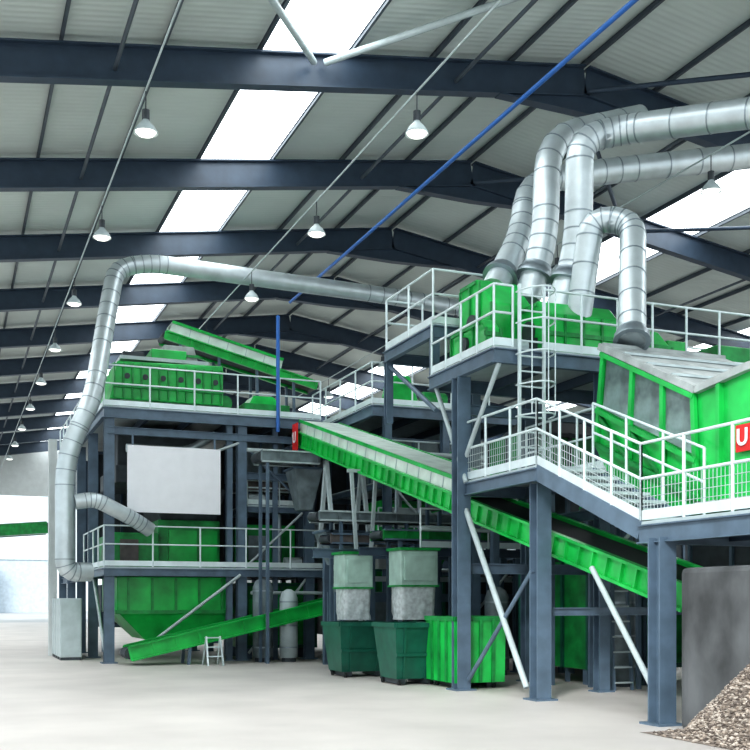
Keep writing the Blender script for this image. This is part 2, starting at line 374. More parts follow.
for i in range(5): b.beam((4.5+i*0.65, 29.22, 2.3), (4.5+i*0.65, 29.22, 1.4), 0.06, 0.06, GREEN2)
b.each('rib', m)
m = thing('air_unit', (4.9, 31.5, 5.0), 'dark duct box hung beneath the upper deck', 'duct unit')
b = MB(); b.box((4.3, 30.2, 5.0), (7.2, 33.5, 5.5), DARK); b.box((4.4, 30.6, 5.5), (6.8, 33.4, 6.5), DARK); b.make('body', m, bevel=0.03)
b = MB(); b.tube(rnd_path([(4.5, 29.6, 5.9), (6.2, 29.6, 5.9), (7.0, 29.6, 6.4)], 0.3), 0.12, GALV, 10); b.make('pipe', m)
c = thing('electrical_cabinet', (3.15, 31.0, 0), 'grey-green metal control cabinet standing on the floor', 'cabinet', 'control cabinets')
b = MB(); b.box((2.85, 30.8, 0.08), (3.45, 31.3, 1.75), GREY); b.make('body', c, bevel=0.02)
b = MB(); b.box((2.88, 30.78, 0.14), (3.42, 30.8, 1.70), GREY); b.make('door', c)
b = MB(); b.box((2.87, 30.83, 0), (3.43, 31.27, 0.08), DARK); b.make('plinth', c)
for y in (31.7, 32.4, 33.1, 33.8): copy_thing(c, (3.15, y, 0))
q = onY(214, 662, 27.0); lx = q.x
l = thing('step_ladder', (lx, 27, 0), 'small aluminium folding step ladder on the floor', 'ladder')
b = MB()
for x in (lx-0.2, lx+0.2): b.beam((x, 26.8, 0), (x*0.9+lx*0.1, 27.1, 0.75), 0.04, 0.05, RAIL)
b.each('side_rail', l)
b = MB()
for x in (lx-0.2, lx+0.2): b.beam((x, 27.45, 0), (x*0.9+lx*0.1, 27.12, 0.75), 0.03, 0.04, RAIL)
b.each('rear_leg', l)
for k in range(3):
    b = MB(); z = 0.22+0.24*k; b.box((lx-0.19, 26.82+z*0.4, z), (lx+0.19, 26.96+z*0.4, z+0.03), RAIL); b.make('step', l)
b = MB(); pa = onY(278, 316, 28.6); pb = onY(278, 432, 28.6); b.tube([pb, pa], 0.055, BLUE, 10)
b.make('blue_pipe', label='vertical blue riser pipe beside the upper deck', category='pipe')

def duct(pts, r, label, rad=0.6, seam=0.9, name='ventilation_duct', n=20, collar=None):
    mk = []; path = rnd_path(pts, rad, 4, mk); o = thing(name, path[-1], label, 'duct')
    MB().tube(path, r, GALV, n).make('duct_body', o)
    b = MB(); mk = set(mk)
    def ring(c, d, t=0.013): b.tube([c-d*t, c+d*t], r*1.035, GALVD, n)
    for i in range(len(path)-1):
        v = path[i+1]-path[i]; L = v.length
        if L < 1e-5: continue
        d = v/L
        if i in mk:
            d0 = (path[i+1]-path[i-1]).normalized(); ring(path[i], d0)
        if not (i in mk and (i+1) in mk) and L > seam:
            k = int(L/seam)
            for j in range(1, k+1): ring(path[i]+d*(L*j/(k+1)), d)
    if b.v: b.each('flange_ring', o)
    if collar:
        d = (path[-2]-path[-1]).normalized(); c = path[-1]+d*collar
        MB().tube([c-d*.12, c, c+d*.02, c+d*.12], [r*1.35, r*1.3, r*1.12, r*1.1], GALVD, n).make('collar', o)
    return o
Yd = 30.0
duct([onY(470, 310, Yd), onY(395, 297, Yd), onY(150, 263, Yd), onY(116, 268, Yd), onY(106, 320, Yd-0.6), onY(93, 400, 28.3), onY(65, 455, 28.3), onY(65, 572, 28.3), onY(90, 572, 28.5)], 0.25, 'long round galvanised duct under the roof and down the platform', 0.9)
duct([onY(75, 502, 28.2), onY(95, 499, 28.2), onY(135, 520, 28.4), onY(150, 530, 28.6)], 0.2, 'short round galvanised branch duct at the platform side', 0.5)
R = 0.27
duct([onY(790, 108, 14.5), onY(620, 130, 17.2), onY(580, 140, 17.4), onY(578, 250, 17.45), onY(556, 318, 17.45)], R, 'large galvanised extraction duct bending down onto green housing', 0.8, 0.8, collar=0.85)
duct([onY(640, 118, 18.9), onY(548, 138, 18.6), onY(545, 240, 18.3), onY(527, 300, 18.3)], R, 'large galvanised extraction duct dropping beside its twin', 0.8, 0.8, collar=0.62)
duct([onY(790, 152, 18.5), onY(600, 172, 19.6), onY(528, 182, 19.6), onY(522, 235, 19.2), onY(494, 290, 18.5)], R, 'large galvanised extraction duct running level then down to a fan box', 0.8, 0.8, collar=0.5)
duct([onY(578, 322, 17.0), onY(592, 218, 16.9), onY(633, 222, 16.4), onY(632, 342, 15.2)], 0.24, 'arched galvanised duct curving down onto the green screen', 1.0, 0.6, collar=0.12)

# ================= MIDDLE PLATFORM =================
T2 = thing('steel_platform', (12.2, 28, 0), 'slate steel platform with railings beside the tower, over dark machinery', 'platform')
deck(T2, 10.35, 15, 25.9, 31, 6.9, 0.28)
for x, y in ((10.8, 26), (12.5, 26), (14.9, 26), (12.5, 31), (14.9, 31), (10.8, 30.8)): column(T2, x, y, 6.6, 0.2)
railing([(10.35, 30.9, 6.9), (10.35, 25.95, 6.9), (15, 25.95, 6.9)], T2)
deck(T2, 10.7, 15, 26.5, 31, 3.1, 0.2)
deck(T2, 10.7, 15, 26.2, 31, 4.9, 0.16)
railing([(10.75, 26.5, 3.1), (15, 26.5, 3.1)], T2); railing([(10.75, 26.2, 4.9), (15, 26.2, 4.9)], T2)
beamx(T2, (10.8, 26, 4.1), (14.9, 26, 4.1), 0.1, 0.12, GREY); beamx(T2, (10.8, 26, 2.0), (14.9, 26, 2.0))
brace(T2, (12.4, 25.95, 3.2), (11.0, 25.95, 4.7), 0.07); brace(T2, (12.6, 25.95, 3.2), (14.8, 25.95, 4.7), 0.07)
brace(T2, (10.9, 25.95, 0.3), (12.4, 25.95, 1.9), 0.07)
m = thing('drive_unit', (11.9, 27.5, 6.9), 'small green hopper-shaped drive unit on the deck', 'machine')
b = MB(); b.fru((11.3, 12.3, 27, 28), 6.9, (11.5, 12.0, 27.2, 27.8), 8.0, GREEN); b.make('body', m, bevel=0.03)
b = MB(); b.tube([(12.5, 27.5, 7.4), (13.2, 27.5, 7.4)], 0.25, GREEN2, 14); b.make('drive_motor', m)
def cross(x0, x1, y, z, col, label, legs=(0.12, 0.5, 0.9), depth=0.22, trim=None, zleg=0.0, z2=None):
    return conveyor('cross_conveyor', (x0, y, z), (x1, y, z if z2 is None else z2), 0.7, label, depth, legs, col=col, trim=trim or STEEL, pitch=0.5, zleg=zleg)
cross(7.7, 9.5, 30.0, 5.0, BROWN, 'short brown cross conveyor inside the tower bay', (0.15, 0.85), 0.3, GREY, 4.4)
cross(7.7, 9.3, 27.6, 5.55, MGREY, 'grey cross conveyor under the green conveyor head', (0.1,), 0.3, GREY)
cross(8.3, 12.9, 24.6, 3.75, MGREY, 'long grey cross conveyor under the green belt', trim=GREY)
cross(8.6, 12.9, 24.6, 3.2, BROWN, 'brown cross conveyor stacked below a grey one', trim=STEEL, legs=())
cross(10.7, 13.5, 23.6, 4.6, DARK, 'dark cross conveyor running to the chutes')
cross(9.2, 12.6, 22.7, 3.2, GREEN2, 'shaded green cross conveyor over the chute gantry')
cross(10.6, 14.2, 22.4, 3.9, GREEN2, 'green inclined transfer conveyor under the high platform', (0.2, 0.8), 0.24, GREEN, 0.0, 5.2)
gear(9.3, 29.4, 2.6); gear(11.6, 27.0, 3.1); gear(12.6, 27.2, 3.1, c=BLUE, label='blue gear motor on a bracket by a conveyor'); gear(8.2, 29.4, 4.4); gear(11.6, 26.7, 4.9)
def tchute(x, y, z0, z1, c, label, w=.5):
    t = thing('transfer_chute', (x, y, z0), label, 'chute', 'transfer chutes')
    b = MB(); b.fru((x-w*.45, x+w*.45, y-.25, y+.25), z0, (x-w, x+w, y-.45, y+.45), z1, c); b.make('body', t, bevel=.01)
    b = MB(); b.box((x-w-.04, y-.49, z1), (x+w+.04, y+.49, z1+.06), STEEL); b.make('flange', t)
tchute(9.15, 28.1, 4.2, 5.3, MGREY, 'grey tapered transfer chute under the conveyor head', .4)
tchute(9.2, 25.4, 2.6, 3.4, MGREY, 'grey tapered transfer chute between conveyors', .5)
tchute(11.2, 24.4, 2.4, 3.0, GREEN2, 'shaded green tapered transfer chute', .5)
tchute(10.3, 25.2, 2.5, 3.4, LIDM, 'worn grey tapered transfer chute', .35)
def tank(x, y, z0, z1, r, c=MGREY):
    t = thing('storage_tank', (x, y, z0), 'upright grey cylindrical vessel with domed top', 'tank', 'grey upright vessels')
    b = MB(); b.tube([(x, y, z0+.1), (x, y, z0+.12), (x, y, z1-.25), (x, y, z1-.08), (x, y, z1)], [r*.6, r, r, r*.75, r*.25], c, 20); b.make('shell', t)
    b = MB()
    for zz in (z0+.4, (z0+z1)/2, z1-.35): b.tube([(x, y, zz-.02), (x, y, zz+.02)], r*1.05, GALVD, 20)
    b.each('band', t)
    b = MB(); b.tube([(x, y, z0), (x, y, z0+.14)], r*.8, DARK, 14); b.make('base', t)
tank(8.0, 28.2, 0, 2.3, .28); tank(8.65, 27.9, 0, 2.0, .25, GREY); tank(10.2, 30.1, 2.6, 4.3, .28); tank(9.9, 27.2, 0, 2.2, .3)
tank(11.5, 21.2, 0, 2.0, .28); tank(12.3, 17.5, 0, 2.0, .26)
def block(name, x0, x1, y0, y1, z0, z1, M, M2, label, legs=True, cap=True, panels=None):
    m = thing(name, ((x0+x1)/2, (y0+y1)/2, 0), label, 'machine')
    b = MB(); b.box((x0, y0, z0), (x1, y1, z1), M); b.make('body', m, bevel=0.03)
    b = MB(); n = max(2, int((x1-x0)/0.7))
    for i in range(n+1):
        x = x0+(x1-x0)*i/n; b.box((x-0.035, y0-0.06, z0), (x+0.035, y0, z1), M2)
    k = max(2, int((y1-y0)/0.8))
    for i in range(1, k+1):
        y = y0+(y1-y0)*i/k; b.box((x0-0.06, y-0.035, z0), (x0, y+0.035, z1), M2)
    b.box((x0-.03, y0-.08, z1-.1), (x1+.03, y0, z1-.02), M2); b.box((x0-.03, y0-.08, z0+.02), (x1+.03, y0, z0+.1), M2)
    b.each('rib', m)
    if panels:
        b = MB()
        for i in range(n):
            if i % 2 == 0:
                xa = x0+(x1-x0)*i/n+.09; xb = x0+(x1-x0)*(i+1)/n-.09; b.box((xa, y0-.04, z0+(z1-z0)*.2), (xb, y0, z0+(z1-z0)*.75), panels)
        b.each('access_door', m)
    if cap:
        b = MB(); b.fru((x0+.1, x1-.1, y0+.1, y1-.1), z1, (x0+(x1-x0)*.3, x1-(x1-x0)*.3, y0+(y1-y0)*.3, y1-(y1-y0)*.3), z1+0.5, M2); b.make('hood', m)
    if legs and z0 > 0.1:
        b = MB()
        for x in (x0+0.1, x1-0.1):
            for y in (y0+0.1, y1-0.1): b.box((x-.08, y-.08, 0), (x+.08, y+.08, z0), STEEL)
        b.each('leg', m)
    return m
def trestle(x, y, z1, sp=0.5, label='light grey V-shaped trestle under a conveyor', z0=0.0):
    t = thing('vee_trestle', (x, y, z0), label, 'support trestle', 'light grey trestles')
    b = MB(); b.beam((x, y, z0+.03), (x-sp, y, z1), 0.08, 0.08, GREY); b.beam((x, y, z0+.03), (x+sp, y, z1), 0.08, 0.08, GREY); b.each('leg', t)
    b = MB(); b.beam((x-sp-.1, y, z1+.04), (x+sp+.1, y, z1+.04), 0.1, 0.08, GREY); b.make('crossbar', t)
    b = MB(); b.box((x-.15, y-.15, z0), (x+.15, y+.15, z0+.03), STEEL); b.make('foot_plate', t)
trestle(9.35, 24.0, 4.8, 0.32)
for (x, y, z0, z1, r) in ((8.9, 29.6, 2.6, 4.2, 0.06), (11.5, 26.8, 3.1, 4.7, 0.07), (13.2, 26.7, 3.1, 4.7, 0.1), (10.2, 31.2, 2.6, 6.5, 0.12), (12.0, 23.9, 0, 4.2, 0.07), (10.9, 25.6, 0, 5.4, .05), (11.6, 25.7, 0, 5.5, .06)):
    b = MB(); b.tube([(x, y, z0), (x, y, z1)], r, GALVD if r < .08 else GREY, 10)
    b.make('service_pipe', label='upright grey service pipe between the decks', category='pipe', group='upright service pipes')
for (x0, x1, y, z, r) in ((7.7, 10.2, 28.75, 5.9, .06), (10.8, 15, 25.8, 5.6, .07), (10.8, 15, 25.8, 2.5, .05), (7.8, 10.3, 28.7, 1.9, .05), (9.8, 13, 21.6, 3.3, .05), (11.2, 13.4, 16.4, 2.1, .05)):
    b = MB(); b.tube([(x0, y, z), (x1, y, z)], r, GREY, 8)
    b.make('cable_tray_pipe', label='level grey pipe fixed along the steel frames', category='pipe', group='level service pipes')
block('sorting_machine', 7.9, 10.6, 32.2, 34.6, 2.4, 6.5, DARK, FRAMEM, 'dark steel sorting machine inside the platform', cap=False)
block('optical_sorter', 7.95, 9.4, 29.9, 31.8, 2.6, 3.9, GREEN2, GREEN, 'green ribbed sorter box on the lower deck', legs=False, cap=False, panels=MGREY)
block('granulator', 7.9, 10.0, 29.6, 31.6, 0.3, 2.2, GREEN2, DGREEN, 'green granulator housing under the lower deck', cap=False, panels=GREEN)
block('filter_unit', 7.9, 9.3, 30.6, 32.0, 5.3, 6.5, MGREY, STEEL, 'mid-grey filter unit under the upper deck', legs=False, cap=False)
block('sorting_machine', 11, 15.5, 31.6, 35, 0.6, 6.4, DARK, FRAMEM, 'tall dark sorting machine behind the middle platform', cap=False)
block('compactor', 11.0, 13.4, 27.4, 30, 0.4, 2.6, GREEN2, DGREEN, 'green floor-standing compactor under the middle platform', cap=False)
block('optical_sorter', 11.1, 14.5, 26.9, 29, 4.9, 6.2, MGREY, STEEL, 'mid-grey ribbed sorter on the middle deck', legs=False, cap=False, panels=GREEN2)
block('sorting_machine', 4.6, 7.0, 35.5, 38.5, 0.8, 2.2, DARK, STEEL, 'dark machine deep under the tower', cap=False)
block('sorting_machine', 4.3, 7.3, 34.2, 38.5, 2.7, 6.4, DARK, FRAMEM, 'dark machine filling the tower interior', legs=False, cap=False)
block('sorting_machine', 16.5, 22, 26, 32, 0.3, 6.2, DARK, STEEL, 'very large dark machine block at the rear of the line')
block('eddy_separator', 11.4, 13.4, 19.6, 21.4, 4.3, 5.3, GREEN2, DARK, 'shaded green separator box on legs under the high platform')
block('air_classifier', 11.2, 12.9, 27.3, 28.4, 3.1, 4.5, GREEN, GREEN2, 'bright green air classifier box on the low deck', legs=False, cap=False)

# ================= LONG CONVEYOR =================
hp = V((9.6, 28.2, 6.2)); tp = V((10.40, 12.45, 1.72))
LC = conveyor('belt_conveyor', hp, tp, 1.1, 'long inclined bright green belt conveyor descending between platforms', 0.36, (), cover=(0.0, 0.60, 0.32), pitch=0.38, th=0.05)
x = hp.lerp(tp, 0.12)
for sg in (-0.5, 0.5):
    b = MB(); b.beam((x.x+sg, x.y-0.6, 3.0), (x.x+sg, x.y, x.z-0.3), 0.1, 0.1, GREY); b.beam((x.x+sg, x.y+0.6, 3.0), (x.x+sg, x.y, x.z-0.3), 0.1, 0.1, GREY); b.each('trestle_leg', LC)
    b = MB(); b.beam((x.x+sg, x.y, 0), (x.x+sg, x.y, 3.0), 0.16, 0.16, STEEL); b.make('leg', LC)
b = MB(); b.box((8.88, 27.86, 5.8), (8.91, 28.3, 6.6), RED); b.make('red_plate', LC)
letters('U', 0.42, (8.86, 28.07, 6.2), (math.radians(90), 0, math.radians(-90)), LC)

# ================= SKIPS =================
def skip(name, x, y, w, l, h, M, M2, label, taper=0.25, group='green waste skips', ribs=True):
    m = thing(name, (x, y, 0), label, 'skip container', group)
    z0 = 0.12
    b = MB(); t = 0.04; hw, hl = w/2, l/2
    o = [(x-hw+taper*.5, y-hl+taper, z0), (x+hw-taper*.5, y-hl+taper, z0), (x+hw-taper*.5, y+hl-taper*.4, z0), (x-hw+taper*.5, y+hl-taper*.4, z0)]
    p = [(x-hw, y-hl, z0+h), (x+hw, y-hl, z0+h), (x+hw, y+hl, z0+h), (x-hw, y+hl, z0+h)]
    i_ = [(a[0]+(t if a[0] < x else -t), a[1]+(t if a[1] < y else -t), a[2]) for a in p]
    j_ = [(a[0]+(t if a[0] < x else -t), a[1]+(t if a[1] < y else -t), a[2]+0.1) for a in o]
    b.add(o+p+i_+j_, [(0,1,2,3)]+[(k, (k+1) % 4, 4+(k+1) % 4, 4+k) for k in range(4)]+[(4+k, 4+(k+1) % 4, 8+(k+1) % 4, 8+k) for k in range(4)]+[(8+k, 8+(k+1) % 4, 12+(k+1) % 4, 12+k) for k in range(4)]+[(12,13,14,15)], M)
    b.make('body', m)
    b = MB()
    for k in range(4): b.beam(V(p[k]), V(p[(k+1) % 4]), 0.07, 0.09, M2)
    b.make('rim', m)
    if ribs:
        b = MB(); n = 4
        for k in range(1, n):
            f = k/n; b.beam(V(o[0]).lerp(V(o[1]), f)-V((0,.02,0)), V(p[0]).lerp(V(p[1]), f)-V((0,.02,0)), 0.06, 0.04, M2, up=V((0,1,0)))
            b.beam(V(o[3]).lerp(V(o[0]), f)-V((.02,0,0)), V(p[3]).lerp(V(p[0]), f)-V((.02,0,0)), 0.04, 0.06, M2, up=V((0,1,0)))
        b.each('rib', m)
    else:
        b = MB(); b.beam(V(o[0]).lerp(V(p[0]), .45)-V((0,.02,0)), V(o[1]).lerp(V(p[1]), .45)-V((0,.02,0)), 0.04, 0.06, M2)
        for f in (.2, .8): b.beam(V(o[0]).lerp(V(o[1]), f)-V((0,.02,0)), V(p[0]).lerp(V(p[1]), f)-V((0,.02,0)), 0.05, 0.04, M2, up=V((0,1,0)))
        b.each('rib', m)
    b = MB()
    for sx in (-1, 1): b.box((x+sx*hw*0.55-0.06, y-hl*0.7, 0.02), (x+sx*hw*0.55+0.06, y+hl*0.7, z0), DARK)
    b.each('skid', m)
    for sx in (-1, 1):
        for sy in (-1, 1):
            b = MB(); cx = x+sx*hw*0.7; cy = y+sy*hl*0.7
            b.tube([(cx-.025, cy, 0.06), (cx+.025, cy, 0.06)], 0.06, BLACK, 12); b.box((cx-.05, cy-.04, 0.08), (cx+.05, cy+.04, z0), DARK); b.make('caster', m)
    return m
x, y = gpos(353, 678); skip('waste_skip', x+0.33, y+0.6, 1.25, 1.2, 1.05, DGREEN, DGREEN, 'dark green tapered tipping skip on casters', ribs=False)
x, y = gpos(406, 686); skip('waste_skip', x+0.28, y+0.6, 1.0, 1.2, 1.08, DGREEN, DGREEN, 'dark green tapered skip on casters beside the bright green container', ribs=False)
x, y = gpos(464, 690); skip('waste_skip', x+0.40, y+0.75, 1.1, 1.3, 1.22, GREEN, GREEN2, 'bright green upright ribbed container beside a steel column', 0.02)
def chute(u0, u1, Y, vt, vm, vb, label):
    a = onY(u0, vt, Y); c = onY(u1, vm, Y); e = onY(u0, vb, Y)
    m = thing('discharge_chute', ((a.x+c.x)/2, Y+0.4, e.z), label, 'chute', 'discharge chutes over the skips')
    b = MB(); b.box((a.x, Y, c.z), (c.x, Y+0.7, a.z), CHUTE); b.make('inlet_box', m, bevel=0.02)
    b = MB(); b.box((a.x-.04, Y-.04, a.z), (c.x+.04, Y+.74, a.z+.06), GREEN2); b.box((a.x-.02, Y-.02, c.z-.02), (c.x+.02, Y+.72, c.z+.02), GREEN2); b.each('flange', m)
    b = MB(); b.box((a.x+.08, Y-.03, c.z+.12), (c.x-.08, Y, a.z-.12), CHUTE); b.make('access_door', m)
    cx, cy = (a.x+c.x)/2, Y+.35; hx = (c.x-a.x)/2-.02; hy = .33; N = 48; vs = []; L = 8
    for i in range(L+1):
        t = i/L; z = c.z+(e.z-c.z)*t
        for k in range(N):
            th = 2*math.pi*k/N; cs, sn = math.cos(th), math.sin(th); sq = 1/max(abs(cs), abs(sn))**.8
            r_ = (1-.05*t)*(1+.05*t*math.sin(th*7+i*.9)+.04*t*math.sin(th*13-i*1.7)+.02*random.uniform(-1, 1)*t)
            vs.append((cx+cs*sq*hx*r_, cy+sn*sq*hy*r_, z))
    b = MB(); b.add(vs, [(i*N+k, i*N+(k+1) % N, (i+1)*N+(k+1) % N, (i+1)*N+k) for i in range(L) for k in range(N)], SLEEVE, True); b.make('sleeve', m)
chute(344, 373, 22.2, 554, 588, 620, 'pale green-grey chute box with loose silvery sleeve above a skip')
chute(401, 438, 21.0, 550, 586, 620, 'pale green-grey chute box with loose silvery sleeve above a skip')
ST = thing('chute_gantry', (9.0, 21.8, 0), 'dark steel gantry carrying the discharge chutes', 'gantry')
z = 2.78
beamx(ST, (7.75, 23.1, z), (12.5, 23.1, z), 0.16, 0.22); beamx(ST, (8.4, 21.85, z), (12.5, 21.85, z), 0.14, 0.18, FRAMEM)
beamx(ST, (8.6, 23.2, 1.75), (13, 23.2, 1.75)); beamx(ST, (8.6, 23.2, 2.2), (13, 23.2, 2.2), .1, .12, GREY)
for xx, yy in ((9.2, 23.15), (12.4, 23.15), (10.2, 21.85), (12.4, 21.85)): column(ST, xx, yy, z-0.1, 0.16)
railing([(9.9, 21.85, z+.1), (12.5, 21.85, z+.1)], ST, h=0.9, sp=.9)
brace(ST, (10.2, 21.85, .2), (12.3, 21.85, 2.5), .07)
block('bale_press', 10.6, 13.8, 23.8, 25.4, 0.2, 2.3, DARK, DGREEN, 'low dark ribbed press behind the green skips', cap=False)
block('infeed_bin', 8.9, 10.2, 24.2, 25.2, 0.2, 1.9, MGREY, STEEL, 'small grey bin behind the green skips', cap=False)

# ================= HIGH PLATFORM (near) =================
T3 = thing('steel_platform', (12, 17, 0), 'high slate steel platform with walkways, stairs and railings', 'platform')
ZB, ZA, ZL, ZR_ = 6.2, 7.27, 3.94, 2.8
deck(T3, 8.9, 17, 16.5, 19.2, ZB, 0.26)
deck(T3, 9.0, 13, 19.25, 21.8, ZA, 0.24)
column(T3, 8.95, 17.9, ZB-0.3, 0.27); column(T3, 9.3, 15.6, ZL-0.25, 0.27); column(T3, 9.0, 11.9, ZR_-0.25, 0.27)
column(T3, 11.2, 16.6, ZB-0.3, 0.22); column(T3, 13.5, 16.6, ZB-0.3, 0.24); column(T3, 16.8, 16.6, ZB-0.3, 0.24)
column(T3, 12.9, 21.7, ZA-0.3, 0.2); column(T3, 11.2, 19.3, ZB-0.3, 0.22); column(T3, 13.5, 19.1, ZB-0.3, 0.22); column(T3, 11.2, 21.7, ZA-0.3, 0.2)
column(T3, 12.0, 12.0, ZR_-0.25, 0.24)
for y in (19.3, 21.7): column(T3, 9.05, y, ZA-0.25, 0.16, z0=ZB-0.6 if y > 20 else ZB-0.3)
brace(T3, (9.05, 19.2, ZB-0.7), (9.05, 21.6, ZA-0.4), 0.1, STEEL)
railing([(9.9, 21.75, ZA), (9.02, 21.75, ZA), (9.02, 19.3, ZA), (10.4, 19.3, ZA)], T3, sp=1.0)
railing([(8.92, 19.15, ZB), (8.92, 16.55, ZB), (9.3, 16.55, ZB)], T3, sp=0.65)
railing([(9.95, 16.55, ZB), (17, 16.55, ZB)], T3, sp=0.8)
railing([(12.5, 19.15, ZB), (17, 19.15, ZB)], T3, sp=1.1)
deck(T3, 9.0, 10.4, 15.2, 18.0, ZL, 0.22)
railing([(9.02, 17.95, ZL), (9.02, 15.25, ZL)], T3, sp=0.9, mesh=True)
railing([(10.38, 17.95, ZL), (10.38, 15.25, ZL)], T3, sp=0.9)
deck(T3, 9.0, 12.2, 7.6, 12.4, ZR_, 0.26)
railing([(9.02, 12.4, ZR_), (9.02, 7.7, ZR_)], T3, sp=0.95, mesh=True)
for x in (9.02, 10.1):
    b = MB(); b.beam((x, 15.25, ZL-0.12), (x, 12.4, ZR_-0.12), 0.05, 0.26, STEEL); b.make('stringer', T3)
for k in range(7):
    b = MB(); f = (k+0.5)/7; y = 15.25+(12.4-15.25)*f; z = ZL+(ZR_-ZL)*f
    b.box((9.04, y-0.2, z-0.05), (10.08, y+0.2, z), GREY); b.make('step', T3)
railing([(9.02, 15.25, ZL), (9.02, 12.4, ZR_)], T3, sp=0.75, mesh=True)
railing([(10.12, 15.25, ZL), (10.12, 12.4, ZR_)], T3, sp=0.95, kick=False)
b = MB()
for x in (9.35, 9.85): b.beam((x, 16.4, ZL), (x, 16.4, ZB+1.1), 0.05, 0.05, RAIL)
for k in range(12): b.tube([(9.35, 16.4, ZL+0.2+k*0.27), (9.85, 16.4, ZL+0.2+k*0.27)], 0.018, RAIL, 6)
for k in range(5):
    z = ZL+1.0+k*0.55; pts = [(9.6-0.33*math.cos(t), 16.38-0.55*math.sin(t), z) for t in [math.pi*i/8 for i in range(9)]]
    b.tube(pts, 0.016, RAIL, 5)
for t in (0.25, 0.5, 0.75):
    t *= math.pi; b.tube([(9.6-0.33*math.cos(t), 16.38-0.55*math.sin(t), zz) for zz in (ZL+1.0, ZL+3.2)], 0.012, RAIL, 5)
b.make('caged_ladder', T3)
brace(T3, (9.0, 17.8, 3.4), (9.15, 15.8, 0.2), 0.11)
brace(T3, (9.0, 17.7, 0.2), (9.2, 15.7, 2.2), 0.08, STEEL)
brace(T3, (9.05, 12.1, 0.4), (9.2, 13.9, 2.2), 0.09)
brace(T3, (8.95, 17.7, 3.9), (8.95, 19.0, ZB-0.3), 0.09)
brace(T3, (9.0, 17.8, 4.4), (9.0, 16.5, ZB-0.3), 0.09)
brace(T3, (11.2, 16.55, 2.4), (13.4, 16.55, 4.4), 0.08)
beamx(T3, (9.0, 18, 2.3), (12.9, 18, 2.3)); beamx(T3, (8.95, 17.9, ZB-0.9), (13.5, 17.9, ZB-0.9)); beamx(T3, (9.3, 15.7, 1.5), (14, 15.7, 1.5), 0.1, 0.14)
beamx(T3, (11.2, 16.6, 4.6), (16.8, 16.6, 4.6)); beamx(T3, (11.2, 19.3, 3.3), (11.2, 15.7, 3.3))

def house(x0, x1, y0, y1, z0, z1, label, slope=0.4):
    m = thing('fan_housing', ((x0+x1)/2, (y0+y1)/2, z0), label, 'machine housing')
    b = MB(); b.prism([(y0, z0), (y1, z0), (y1, z1), (y0+slope, z1), (y0, z1-slope)], 'X', x0, x1, GREEN); b.make('body', m, bevel=0.03)
    b = MB(); b.box((x0-.04, y0-.03, z0+.35), (x1+.04, y0, z0+.43), GREEN2); b.box((x0-.04, y0-.03, z0), (x0, y1, z0+.12), DARK)
    b.box((x0-.03, y0+slope, z1-.1), (x0, y1, z1-.03), GREEN2)
    n = max(2, int((x1-x0)/.35))
    for k in range(n+1): xx = x0+(x1-x0)*k/n; b.box((xx-.02, y0-.04, z0+.12), (xx+.02, y0, z1-slope), GREEN2)
    n = max(2, int((y1-y0)/.4))
    for k in range(1, n+1): yy = y0+(y1-y0)*k/n; b.box((x0-.04, yy-.02, z0+.12), (x0, yy+.02, z1-.1), GREEN2)
    b.each('flange', m)
    b = MB(); b.tube([(x0-.06, (y0+y1)/2+.1, (z0+z1)/2), (x0, (y0+y1)/2+.1, (z0+z1)/2)], min(.2, (z1-z0)*.2), DARK, 16); b.make('inspection_port', m)
house(9.5, 10.4, 17.75, 19.0, ZB, ZB+1.75, 'bright green fan housing with sloped top on the high deck', 0.6)
house(10.1, 11.7, 16.75, 17.7, ZB, ZB+1.05, 'bright green intake housing under the big ducts', 0.3)
house(9.1, 9.4, 17.2, 18.6, ZB, ZB+0.7, 'low green casing by the railing', 0.2)
house(11.9, 13.0, 16.9, 18.0, ZB, ZB+0.8, 'low green casing with sloped top behind the railing', 0.4)
gear(9.75, 17.2, ZB)
m = thing('blower_fan', (10.0, 17.3, ZB+.45), 'round green fan casing beside the intake housing', 'fan')
b = MB(); b.tube([(10.75, 17.9, ZB+.6), (10.75, 18.3, ZB+.6)], .55, GREEN, 26); b.make('scroll_casing', m)
b = MB(); b.tube([(10.75, 17.84, ZB+.6), (10.75, 17.9, ZB+.6)], .28, DARK, 20); b.make('inlet', m)
b = MB(); b.box((10.4, 17.9, ZB), (11.1, 18.3, ZB+.15), STEEL); b.make('base', m)
m = thing('drive_unit', (14.5, 17.6, ZB), 'green motor drive unit on the high deck', 'machine')
b = MB(); b.box((13.3, 17.4, ZB), (13.8, 18.4, ZB+0.7), GREEN); b.make('body', m, bevel=0.03)
b = MB(); b.box((14.6, 17.5, ZB), (16.4, 18.6, ZB+0.75), GREEN2); b.make('casing', m, bevel=0.03)
b = MB(); b.tube([(13.8, 17.8, ZB+.35), (14.6, 17.8, ZB+.35)], 0.28, DARK, 16); b.make('drive_motor', m)

m = thing('vibrating_screen', (11.6, 12, ZR_), 'large bright green inclined screen box with smoky windows and grey lid', 'machine')
x0, x1 = 10.35, 12.9
top = [(15.3, 6.0), (12.8, 4.8), (11.7, 4.92), (8.6, 5.05)]; bot = [(8.6, 3.05), (12.7, 3.0), (14.5, 3.0), (15.55, 4.35)]
b = MB(); b.prism(top+bot, 'X', x0, x1, GREEN); b.make('body', m, bevel=0.02)
b = MB()
for (p, q) in zip(top[:-1], top[1:]): b.beam((x0-.03, p[0], p[1]+.03), (x0-.03, q[0], q[1]+.03), 0.14, 0.11, LIDM)
b.beam((x0-.03, top[0][0], top[0][1]+.03), (x1, top[0][0], top[0][1]+.03), 0.14, 0.11, LIDM)
b.prism([(p[0], p[1]) for p in top]+[(8.6, 5.12), (11.7, 4.99), (12.8, 4.87), (15.3, 6.06)], 'X', x0+0.1, x1, LIDM)
